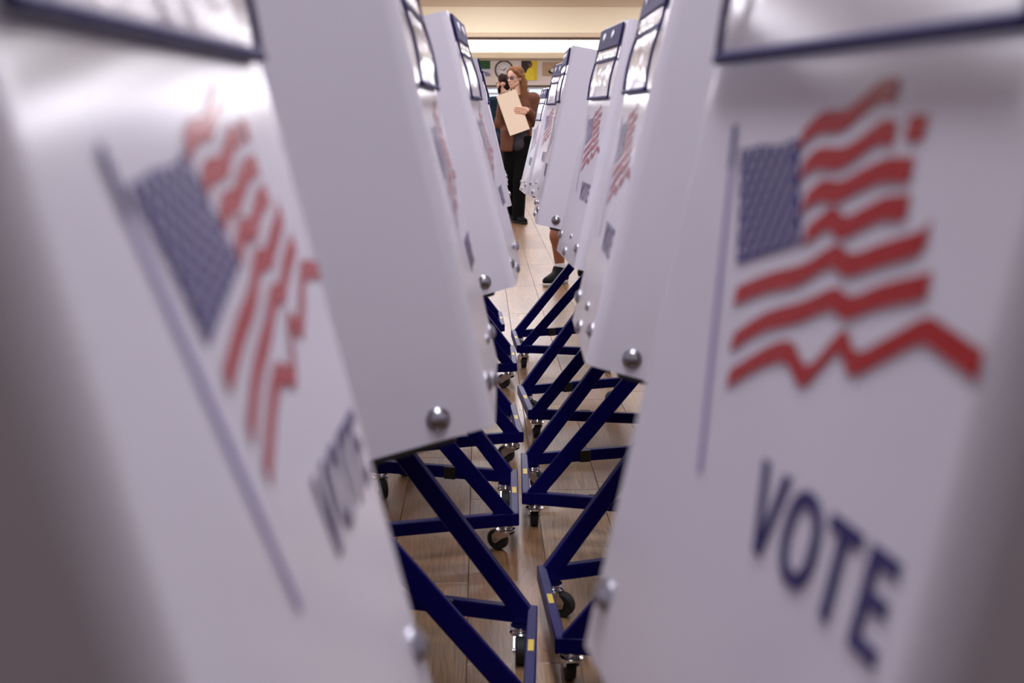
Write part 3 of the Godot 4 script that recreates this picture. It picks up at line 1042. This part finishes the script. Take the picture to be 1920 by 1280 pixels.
# head in its own frame: origin between the ears, face along +z, y up
func head_bones(xf: Transform3D, s := 1.0) -> Array:
	var H := [
		[0, 0.030, -0.020, 0, 0.045, 0.010, 0.076, 0.074], # skull
		[0, 0.035, 0.035, 0, 0.060, 0.020, 0.058, 0.060], # forehead
		[0, -0.02, 0.030, 0, -0.05, 0.040, 0.058, 0.048], # mid face
		[0, -0.075, 0.058, 0, -0.090, 0.066, 0.030, 0.020], # chin
		[-0.045, -0.055, 0.010, -0.012, -0.088, 0.060, 0.020, 0.018], # jaw
		[0.045, -0.055, 0.010, 0.012, -0.088, 0.060, 0.020, 0.018],
		[-0.040, -0.018, 0.062, -0.030, -0.030, 0.070, 0.018, 0.016], # cheeks
		[0.040, -0.018, 0.062, 0.030, -0.030, 0.070, 0.018, 0.016],
		[-0.032, 0.022, 0.078, 0.032, 0.022, 0.078, 0.010, 0.010], # brow
		[0, 0.008, 0.088, 0, -0.026, 0.108, 0.006, 0.010], # nose
		[-0.010, -0.029, 0.096, 0.010, -0.029, 0.096, 0.008, 0.008],
		[-0.016, -0.053, 0.087, 0.016, -0.053, 0.087, 0.0055, 0.0055], # lips
		[-0.014, -0.063, 0.086, 0.014, -0.063, 0.086, 0.0055, 0.0055],
		[-0.077, 0.010, -0.010, -0.074, -0.026, -0.004, 0.009, 0.006], # ears
		[0.077, 0.010, -0.010, 0.074, -0.026, -0.004, 0.009, 0.006]]
	var out: Array = []
	for h in H:
		out.append([xf * (Vector3(h[0], h[1], h[2]) * s), xf * (Vector3(h[3], h[4], h[5]) * s), h[6] * s, h[7] * s])
	return out

func hand_bones(wrist: Vector3, dir: Vector3, palm_n: Vector3, thumb_side: float, curl: float) -> Array:
	# dir towards the fingers, palm_n out of the palm, five separate fingers
	var d := dir.normalized()
	var pn := (palm_n - d * palm_n.dot(d)).normalized()
	var s := d.cross(pn) * thumb_side
	var out: Array = []
	for i in 4:
		var o := (i - 1.5) * 0.0205
		var base := wrist + d * (0.092 - absf(i - 1.2) * 0.004) - s * o
		out.append([wrist + d * 0.012 - s * o * 0.7, base, 0.015, 0.0125])
		var L: float = [0.040, 0.046, 0.043, 0.033][i]
		var dd := (d + pn * curl).normalized()
		var p1 := base + dd * L
		var d2 := (d + pn * curl * 2.6).normalized()
		var p2 := p1 + d2 * L * 0.72
		out.append([base, p1, 0.0098, 0.0090])
		out.append([p1, p2, 0.0090, 0.0075])
	var tb := wrist + d * 0.03 + s * 0.034
	var t1 := tb + (d * 0.7 + s * 0.75 + pn * 0.25).normalized() * 0.045
	out.append([wrist + d * 0.02 + s * 0.015, tb, 0.016, 0.014])
	out.append([tb, t1, 0.0125, 0.0105])
	out.append([t1, t1 + (d * 0.9 + s * 0.2 + pn * 0.45).normalized() * 0.035, 0.0105, 0.0085])
	return out

func shoe(ank: Vector3, dir: Vector3, am: ArrayMesh, upper: Material, sole: Material) -> ArrayMesh:
	var d := dir.normalized()
	var heel := Vector3(ank.x, 0.042, ank.z) - d * 0.055
	var toe := Vector3(ank.x, 0.036, ank.z) + d * 0.17
	var up := flesh([[heel, toe, 0.044, 0.036], [heel + Vector3(0, 0.02, 0), ank + Vector3(0, 0.02, 0), 0.042, 0.046], [toe - d * 0.05, ank + Vector3(0, -0.01, 0), 0.040, 0.042]], 0.008, 0.03, [], [[Vector3(0, 0.022, 0), Vector3.DOWN], [Vector3(0, ank.y + 0.045, 0), Vector3.UP]])
	am = up.mesh(upper, am)
	var so_ := flesh([[Vector3(heel.x, 0.03, heel.z), Vector3(toe.x, 0.03, toe.z), 0.049, 0.042]], 0.007, 0.01, [], [[Vector3(0, 0.0, 0), Vector3.DOWN], [Vector3(0, 0.026, 0), Vector3.UP]])
	return so_.mesh(sole, am)

func people() -> void:
	M.skin = mat(Color8(204, 160, 136), 0.55)
	M.skin.subsurf_scatter_enabled = true
	M.skin.subsurf_scatter_strength = 0.1
	M.skin_brown = mat(Color8(126, 74, 44), 0.5)
	M.hair = mat(Color8(112, 76, 48), 0.75, 0.0, 0.25)
	M.hair_dark = mat(Color8(34, 20, 15), 0.85, 0.0, 0.2)
	M.jacket = mat(Color8(92, 52, 30), 0.85)
	M.tee = mat(Color8(46, 44, 50), 0.9)
	M.trousers = mat(Color8(12, 11, 11), 0.9, 0.0, 0.2)
	M.teal = mat(Color8(20, 38, 48), 0.9, 0.0, 0.2)
	M.navy_cloth = mat(Color8(22, 26, 44), 0.9)
	M.shoe = mat(Color(0.03, 0.03, 0.03), 0.6, 0.0, 0.2)
	M.white_sole = mat(Color(0.75, 0.74, 0.72), 0.6)
	M.lens = mat(Color(0.20, 0.10, 0.11, 0.55), 0.05)
	M.lens.transparency = BaseMaterial3D.TRANSPARENCY_ALPHA
	long_haired_man(Vector3(0.45, 0, -14.0))
	bearded_man(Vector3(0.36, 0, -17.0))
	leaning_voter(Vector3(0.66, 0, -9.05))

func V(x: float, y: float, z: float) -> Vector3:
	return Vector3(x, y, z)

func glasses(xf: Transform3D, parent: Node, lens: Material) -> void:
	var b := MB.new()
	var lb := MB.new()
	for s in [-1.0, 1.0]:
		var ring: Array = []
		for k in 17:
			var a := TAU * k / 16.0
			ring.append(xf * V(s * 0.033 + cos(a) * 0.026, 0.004 + sin(a) * 0.019, 0.098 - absf(s * 0.033 + cos(a) * 0.026) * 0.16))
		b.tube(ring, 0.0022, 6)
		for k in 16:
			var nn := xf.basis.z
			lb.tri(xf * V(s * 0.033, 0.004, 0.0925), ring[k], ring[k + 1], nn, nn, nn)
		b.tube([xf * V(s * 0.060, 0.008, 0.088), xf * V(s * 0.080, 0.010, 0.03), xf * V(s * 0.081, 0.004, -0.02)], 0.002, 6)
	b.tube([xf * V(-0.009, 0.008, 0.098), xf * V(0.009, 0.008, 0.098)], 0.002, 6)
	var g := part("glasses", b.mesh(M.black), parent)
	part("lens", lb.mesh(lens), g)

func face_bits(xf: Transform3D, parent: Node, brow: Material) -> void:
	var b := MB.new()
	for s in [-1.0, 1.0]:
		b.tube([xf * V(s * 0.014, 0.027, 0.090), xf * V(s * 0.032, 0.033, 0.088), xf * V(s * 0.050, 0.027, 0.074)], 0.0035, 6)
	part("eyebrows", b.mesh(brow), parent)
	b = MB.new()
	for s in [-1.0, 1.0]:
		b.lathe(along(xf * V(s * 0.032, 0.004, 0.079), xf.basis.z), [Vector2(0.010, -0.003), Vector2(0.008, 0.003), Vector2(0.0, 0.006)], 12)
	var e := part("eyes", b.mesh(mat(Color(0.8, 0.78, 0.76), 0.2)), parent)
	b = MB.new()
	for s in [-1.0, 1.0]:
		b.lathe(along(xf * V(s * 0.032, 0.004, 0.0845), xf.basis.z), [Vector2(0.0048, -0.002), Vector2(0.0044, 0.0012), Vector2(0.0, 0.0016)], 12)
	part("iris", b.mesh(mat(Color(0.10, 0.07, 0.05), 0.2)), e)
	b = MB.new()
	b.tube([xf * V(-0.022, -0.058, 0.083), xf * V(0.0, -0.058, 0.0925), xf * V(0.022, -0.058, 0.083)], 0.003, 6)
	part("lips", b.mesh(mat(Color8(176, 110, 98), 0.5)), parent)

func long_haired_man(p: Vector3) -> void:
	var t := thing("person", "person with long light-brown hair, tinted glasses and brown jacket holding a cream folder", "person", p)
	var hx := Transform3D(Basis(Vector3.UP, deg_to_rad(-48)) * Basis(Vector3.RIGHT, deg_to_rad(4)), V(-0.035, 1.655, 0.02))
	# torso, limbs (x to the picture's right, +z towards the booths)
	var ls := V(-0.165, 1.425, -0.01)
	var rs := V(0.175, 1.420, 0.0)
	var le := V(-0.215, 1.15, -0.02)
	var lw := V(-0.09, 1.0, 0.0)
	var re := V(0.205, 1.165, 0.03)
	var rw := V(0.098, 1.292, 0.185)
	var body := [[V(0, 0.95, 0), V(0, 1.12, 0.005), 0.115, 0.11], [V(0, 1.12, 0.005), V(0.005, 1.33, 0.0), 0.115, 0.125], [ls, rs, 0.055, 0.055], [V(-0.01, 1.43, 0), V(-0.025, 1.57, 0.01), 0.062, 0.054],
		[ls, le, 0.046, 0.038], [le, lw, 0.037, 0.028], [rs, re, 0.046, 0.038], [re, rw, 0.037, 0.028],
		[V(-0.085, 0.92, 0), V(-0.095, 0.50, -0.08), 0.078, 0.052], [V(-0.095, 0.50, -0.08), V(-0.10, 0.10, -0.26), 0.052, 0.036],
		[V(0.07, 0.92, 0), V(0.015, 0.50, 0.06), 0.078, 0.052], [V(0.015, 0.50, 0.06), V(-0.005, 0.09, 0.04), 0.052, 0.036]]
	var m := flesh(body, 0.014, 0.03)
	join(m, flesh(head_bones(hx), 0.0055, 0.018))
	join(m, flesh(hand_bones(rw, V(-1.0, 0.02, 0.06), V(0.0, 0.0, -1.0), 1.0, 0.16), 0.004, 0.006))
	join(m, flesh(hand_bones(lw, V(0.05, -1, 0.1), V(1, 0, 0.1), 1.0, 0.25), 0.005, 0.006))
	var bd := part("body", m.mesh(M.skin), t)
	face_bits(hx, bd, M.hair)
	glasses(hx, t, M.lens)
	# hair: crown parted in the middle, long locks behind the ears
	var hb: Array = []
	for h in [[0, 0.055, -0.030, 0, 0.062, 0.006, 0.083, 0.076], [0, 0.0, -0.055, 0, -0.06, -0.060, 0.070, 0.060],
		[-0.055, 0.075, 0.045, -0.078, 0.03, 0.015, 0.026, 0.022], [0.055, 0.075, 0.045, 0.078, 0.03, 0.015, 0.026, 0.022],
		[-0.020, 0.108, 0.045, -0.062, 0.070, 0.050, 0.020, 0.016], [0.020, 0.108, 0.045, 0.062, 0.070, 0.050, 0.020, 0.016],
		[0.076, 0.02, -0.035, 0.090, -0.10, -0.040, 0.030, 0.036], [0.090, -0.10, -0.040, 0.098, -0.245, -0.015, 0.040, 0.026],
		[-0.076, 0.02, -0.035, -0.085, -0.10, -0.045, 0.030, 0.034], [-0.085, -0.10, -0.045, -0.092, -0.215, -0.02, 0.036, 0.024],
		[0.045, -0.05, -0.075, 0.060, -0.24, -0.060, 0.050, 0.034], [-0.045, -0.05, -0.075, -0.060, -0.22, -0.060, 0.050, 0.034]]:
		hb.append([hx * V(h[0], h[1], h[2]), hx * V(h[3], h[4], h[5]), h[6], h[7]])
	var hcut := [[hx * V(0, 0.005, 0.105), hx * V(0, -0.10, 0.11), 0.066, 0.075], [hx * V(0, 0.06, 0.115), hx * V(0, 0.0, 0.12), 0.046, 0.06]]
	part("hair", flesh(hb, 0.006, 0.014, hcut).mesh(M.hair), t)
	# dark grey tee
	var tee := [[V(0, 0.93, 0.005), V(0, 1.12, 0.012), 0.125, 0.12], [V(0, 1.12, 0.012), V(0.005, 1.33, 0.008), 0.125, 0.137], [ls, rs, 0.062, 0.062], [V(-0.01, 1.43, 0.0), V(-0.018, 1.50, 0.008), 0.075, 0.066]]
	part("shirt", flesh(tee, 0.014, 0.03, [], [[V(0, 1.487, 0), V(-0.1, 1, 0.35)]]).mesh(M.tee), t)
	# brown open jacket with sleeves
	var jk := [[V(0, 0.88, 0), V(0, 1.12, 0.0), 0.158, 0.15], [V(0, 1.12, 0.0), V(0.005, 1.32, -0.004), 0.15, 0.158], [ls + V(0.01, -0.005, 0), rs + V(-0.01, -0.005, 0), 0.080, 0.080], [V(-0.06, 1.44, -0.03), V(0.05, 1.45, -0.03), 0.078, 0.078],
		[ls, le, 0.070, 0.058], [le, lw + V(0, 0.03, 0), 0.058, 0.046], [rs, re, 0.070, 0.060], [re, rw + V(0.018, -0.012, -0.02), 0.058, 0.044], [V(-0.15, 1.05, 0.05), V(-0.155, 0.86, 0.06), 0.06, 0.055]]
	var jcut := [[V(-0.045, 1.56, 0.15), V(-0.035, 1.30, 0.20), 0.085, 0.075], [V(-0.035, 1.30, 0.20), V(0.0, 1.02, 0.21), 0.075, 0.10], [V(0.05, 1.0, 0.16), V(0.08, 0.72, 0.15), 0.11, 0.19], [V(-0.025, 1.50, 0.015), V(-0.03, 1.64, 0.02), 0.064, 0.075]]
	part("jacket", flesh(jk, 0.013, 0.03, jcut, [[V(0, 0.825, 0), Vector3.DOWN]]).mesh(M.jacket), t)
	var col := MB.new()
	col.tube([V(0.058, 1.535, -0.01), V(0.062, 1.515, 0.03), V(0.045, 1.488, 0.065)], 0.007, 8)
	part("collar_edge", col.mesh(mat(Color8(226, 206, 190), 0.8)), t)
	# black trousers
	var tr := [[V(-0.06, 0.96, 0), V(0.06, 0.96, 0), 0.118, 0.118], [V(-0.085, 0.92, 0), V(-0.095, 0.50, -0.08), 0.098, 0.074], [V(-0.095, 0.50, -0.08), V(-0.10, 0.09, -0.26), 0.074, 0.064],
		[V(0.065, 0.92, 0), V(0.015, 0.50, 0.06), 0.100, 0.078], [V(0.015, 0.50, 0.06), V(-0.003, 0.06, 0.035), 0.078, 0.072]]
	part("trousers", flesh(tr, 0.013, 0.025, [], [[V(0, 1.005, 0), Vector3.UP], [V(0, 0.045, 0), Vector3.DOWN]]).mesh(M.trousers), t)
	var sh := shoe(V(-0.005, 0.085, 0.035), V(0.45, 0, 1.0), null, M.shoe, M.black)
	sh = shoe(V(-0.10, 0.095, -0.26), V(-0.4, 0, 1.0), sh, M.shoe, M.black)
	part("shoes", sh, t)
	# the folder he holds: a stiff cream sleeve
	var f := thing("folder", "plain cream cardboard folder held upright against the brown jacket", "folder", p + V(-0.069, 0.998, 0.185))
	var fx := Transform3D(Basis(Vector3.RIGHT, deg_to_rad(-6)) * Basis(Vector3.BACK, deg_to_rad(19.3)), V(0, 0.27, 0))
	var b := MB.new()
	b.box(fx * at(V(0, 0, 0.0015)), V(0.236, 0.472, 0.002), 0.0004)
	part("front_cover", b.mesh(mat(Color8(228, 208, 182), 0.7)), f)
	b = MB.new()
	b.box(fx * at(V(0.0015, 0.001, -0.0018)), V(0.236, 0.472, 0.002), 0.0004)
	part("back_cover", b.mesh(mat(Color8(222, 202, 176), 0.7)), f)

func bearded_man(p: Vector3) -> void:
	var t := thing("person", "bearded person with dark short hair and glasses in dark teal shirt, turned away", "person", p)
	var hx := Transform3D(Basis(Vector3.UP, deg_to_rad(-122)), V(-0.02, 1.655, 0.0))
	var ls := V(-0.155, 1.43, 0.02)
	var rs := V(0.155, 1.43, -0.03)
	var le := V(-0.155, 1.17, 0.04)
	var lw := V(-0.10, 0.99, -0.10)
	var re := V(0.19, 1.16, -0.03)
	var rw := V(0.17, 0.95, -0.12)
	var body := [[V(0, 0.95, 0), V(0, 1.12, 0), 0.115, 0.11], [V(0, 1.12, 0), V(0, 1.33, 0), 0.115, 0.125], [ls, rs, 0.055, 0.055], [V(0, 1.43, 0), V(-0.01, 1.57, 0), 0.062, 0.056],
		[ls, le, 0.046, 0.038], [le, lw, 0.038, 0.028], [rs, re, 0.046, 0.038], [re, rw, 0.038, 0.028],
		[V(-0.09, 0.92, 0), V(-0.10, 0.5, 0.02), 0.078, 0.052], [V(-0.10, 0.5, 0.02), V(-0.105, 0.1, 0), 0.052, 0.036],
		[V(0.09, 0.92, 0), V(0.10, 0.5, 0.02), 0.078, 0.052], [V(0.10, 0.5, 0.02), V(0.105, 0.1, 0), 0.052, 0.036]]
	var m := flesh(body, 0.016, 0.03)
	join(m, flesh(head_bones(hx), 0.0065, 0.018))
	join(m, flesh(hand_bones(lw, V(0.3, -0.5, -0.6), V(1, 0, 0), 1.0, 0.3), 0.006, 0.006))
	join(m, flesh(hand_bones(rw, V(-0.1, -0.8, -0.4), V(-1, 0, 0), 1.0, 0.3), 0.006, 0.006))
	var bd := part("body", m.mesh(M.skin), t)
	face_bits(hx, bd, M.hair_dark)
	glasses(hx, t, M.lens)
	var hb: Array = []
	for h in [[0, 0.055, -0.025, 0, 0.062, 0.012, 0.080, 0.072], [0, 0.01, -0.050, 0, -0.04, -0.050, 0.058, 0.048], [-0.070, 0.03, 0.0, -0.070, 0.055, 0.03, 0.018, 0.018], [0.070, 0.03, 0.0, 0.070, 0.055, 0.03, 0.018, 0.018], [0, 0.10, 0.03, 0, 0.085, 0.065, 0.045, 0.026]]:
		hb.append([hx * V(h[0], h[1], h[2]), hx * V(h[3], h[4], h[5]), h[6], h[7]])
	part("hair", flesh(hb, 0.007, 0.014).mesh(M.hair_dark), t)
	var be: Array = []
	for h in [[-0.060, -0.035, 0.018, -0.040, -0.075, 0.045, 0.020, 0.024], [0.060, -0.035, 0.018, 0.040, -0.075, 0.045, 0.020, 0.024], [-0.04, -0.078, 0.045, 0.04, -0.078, 0.045, 0.026, 0.026], [0, -0.085, 0.062, 0, -0.11, 0.068, 0.034, 0.024], [-0.020, -0.046, 0.088, 0.020, -0.046, 0.088, 0.007, 0.007]]:
		be.append([hx * V(h[0], h[1], h[2]), hx * V(h[3], h[4], h[5]), h[6], h[7]])
	part("beard", flesh(be, 0.007, 0.012).mesh(M.hair_dark), t)
	var tee := [[V(0, 0.86, 0), V(0, 1.12, 0), 0.14, 0.135], [V(0, 1.12, 0), V(0, 1.33, 0), 0.137, 0.145], [ls, rs, 0.070, 0.070], [V(-0.01, 1.42, 0), V(-0.012, 1.50, 0), 0.080, 0.068], [ls, le, 0.068, 0.062], [rs, re, 0.068, 0.062]]
	part("shirt", flesh(tee, 0.015, 0.03, [], [[V(0, 1.495, 0), V(-0.05, 1, 0.0)], [V(0, 0.82, 0), Vector3.DOWN]]).mesh(M.teal), t)
	var tr := [[V(-0.06, 0.94, 0), V(0.06, 0.94, 0), 0.12, 0.12], [V(-0.09, 0.92, 0), V(-0.10, 0.5, 0.02), 0.098, 0.076], [V(-0.10, 0.5, 0.02), V(-0.105, 0.07, 0), 0.076, 0.068], [V(0.09, 0.92, 0), V(0.10, 0.5, 0.02), 0.098, 0.076], [V(0.10, 0.5, 0.02), V(0.105, 0.07, 0), 0.076, 0.068]]
	part("trousers", flesh(tr, 0.015, 0.025, [], [[V(0, 1.0, 0), Vector3.UP], [V(0, 0.05, 0), Vector3.DOWN]]).mesh(M.navy_cloth), t)
	var sh := shoe(V(-0.105, 0.085, 0), V(-0.3, 0, -1), null, M.shoe, M.black)
	sh = shoe(V(0.105, 0.085, 0), V(0.1, 0, -1), sh, M.shoe, M.black)
	part("shoes", sh, t)
	var w := MB.new()
	w.lathe(along(le.lerp(lw, 0.72), lw - le), [Vector2(0.034, -0.012), Vector2(0.037, -0.008), Vector2(0.037, 0.008), Vector2(0.034, 0.012)], 18)
	part("wristwatch", w.mesh(M.black), t)
	var f := thing("paper", "small white paper slip in the hand of the person in the teal shirt", "paper", p + lw + V(0.02, -0.02, -0.06))
	var b := MB.new()
	b.box(Transform3D(Basis(Vector3.BACK, 0.4), V(0.0, 0.0, 0)), V(0.085, 0.13, 0.0012))
	part("sheet", b.mesh(mat(Color(0.86, 0.85, 0.80), 0.7)), f)

func leaning_voter(p: Vector3) -> void:
	var t := thing("person", "person with bare brown calves, white socks and black sneakers, mostly hidden behind the booths", "person", p)
	var hx := Transform3D(Basis(Vector3.UP, deg_to_rad(80)) * Basis(Vector3.RIGHT, deg_to_rad(30)), V(0.52, 1.46, -0.02))
	var sl := V(0.36, 1.29, -0.16)
	var sr := V(0.36, 1.29, 0.16)
	var el := V(0.42, 1.03, -0.2)
	var er := V(0.42, 1.03, 0.2)
	var wl := V(0.60, 0.98, -0.10)
	var wr := V(0.60, 0.98, 0.10)
	var ka := V(-0.075, 0.50, 0.09)
	var aa := V(-0.055, 0.10, 0.09)
	var kb := V(0.12, 0.50, -0.09)
	var ab := V(0.20, 0.10, -0.16)
	var body := [[V(0.04, 0.95, 0), V(0.20, 1.12, 0), 0.12, 0.11], [V(0.20, 1.12, 0), V(0.34, 1.26, 0), 0.115, 0.12], [sl, sr, 0.055, 0.055], [V(0.37, 1.30, 0), V(0.47, 1.41, -0.01), 0.06, 0.052],
		[sl, el, 0.045, 0.036], [el, wl, 0.036, 0.027], [sr, er, 0.045, 0.036], [er, wr, 0.036, 0.027],
		[V(0.02, 0.92, 0.09), ka, 0.082, 0.058], [ka, V(-0.078, 0.36, 0.09), 0.050, 0.055], [V(-0.078, 0.36, 0.09), aa, 0.054, 0.034],
		[V(0.05, 0.92, -0.09), kb, 0.082, 0.058], [kb, V(0.12, 0.36, -0.09), 0.050, 0.055], [V(0.12, 0.36, -0.09), ab, 0.054, 0.034]]
	var m := flesh(body, 0.014, 0.03)
	join(m, flesh(head_bones(hx), 0.0065, 0.018))
	join(m, flesh(hand_bones(wl, V(1, -0.1, 0.2), V(0, -1, 0), 1.0, 0.2), 0.006, 0.006))
	join(m, flesh(hand_bones(wr, V(1, -0.1, -0.2), V(0, -1, 0), -1.0, 0.2), 0.006, 0.006))
	var bd := part("body", m.mesh(M.skin_brown), t)
	face_bits(hx, bd, M.hair_dark)
	var hb: Array = []
	for h in [[0, 0.055, -0.025, 0, 0.062, 0.012, 0.082, 0.074], [0, 0.01, -0.050, 0, -0.03, -0.050, 0.060, 0.050]]:
		hb.append([hx * V(h[0], h[1], h[2]), hx * V(h[3], h[4], h[5]), h[6], h[7]])
	part("hair", flesh(hb, 0.008, 0.014).mesh(M.hair_dark), t)
	var tee := [[V(0.02, 0.90, 0), V(0.20, 1.12, 0), 0.14, 0.135], [V(0.20, 1.12, 0), V(0.34, 1.26, 0), 0.137, 0.14], [sl, sr, 0.068, 0.068], [sl, el, 0.062, 0.056], [sr, er, 0.062, 0.056]]
	part("shirt", flesh(tee, 0.016, 0.03).mesh(mat(Color8(52, 54, 70), 0.9)), t)
	var shorts := [[V(0.03, 0.95, -0.05), V(0.03, 0.95, 0.05), 0.125, 0.125], [V(0.02, 0.92, 0.09), ka + V(0, 0.08, 0), 0.10, 0.088], [V(0.05, 0.92, -0.09), kb + V(0, 0.08, 0), 0.10, 0.088]]
	part("shorts", flesh(shorts, 0.016, 0.025, [], [[V(0, 0.54, 0), Vector3.DOWN]]).mesh(M.navy_cloth), t)
	var b := MB.new()
	for q in [[ka, aa], [kb, ab]]:
		var d: Vector3 = (q[0] - q[1]).normalized()
		b.lathe(along(q[1], d), [Vector2(0.040, -0.03), Vector2(0.039, 0.03), Vector2(0.040, 0.055), Vector2(0.037, 0.058)], 18)
	part("socks", b.mesh(mat(Color(0.8, 0.79, 0.77), 0.9)), t)
	var sh := shoe(aa + V(-0.01, -0.01, 0), V(-0.55, 0, 0.8), null, M.shoe, M.white_sole)
	sh = shoe(ab + V(0, -0.01, 0), V(1, 0, -0.1), sh, M.shoe, M.white_sole)
	part("sneakers", sh, t)

# ------------------------------------------------------------------ small things
func small_things() -> void:
	var t := thing("cable", "thin black cable looped on the floor by the black sneaker", "cable", Vector3(0.80, 0.004, -10.1))
	var pts: Array = []
	for i in 40:
		var u := i / 39.0
		pts.append(V(-0.05 + u * 0.5 + 0.04 * sin(u * 16.0), 0.0, 0.05 * cos(u * 16.0) * (1.0 - u) + 0.1 * u))
	var b := MB.new()
	b.tube(pts, 0.004, 6)
	part("cord", b.mesh(M.black), t)
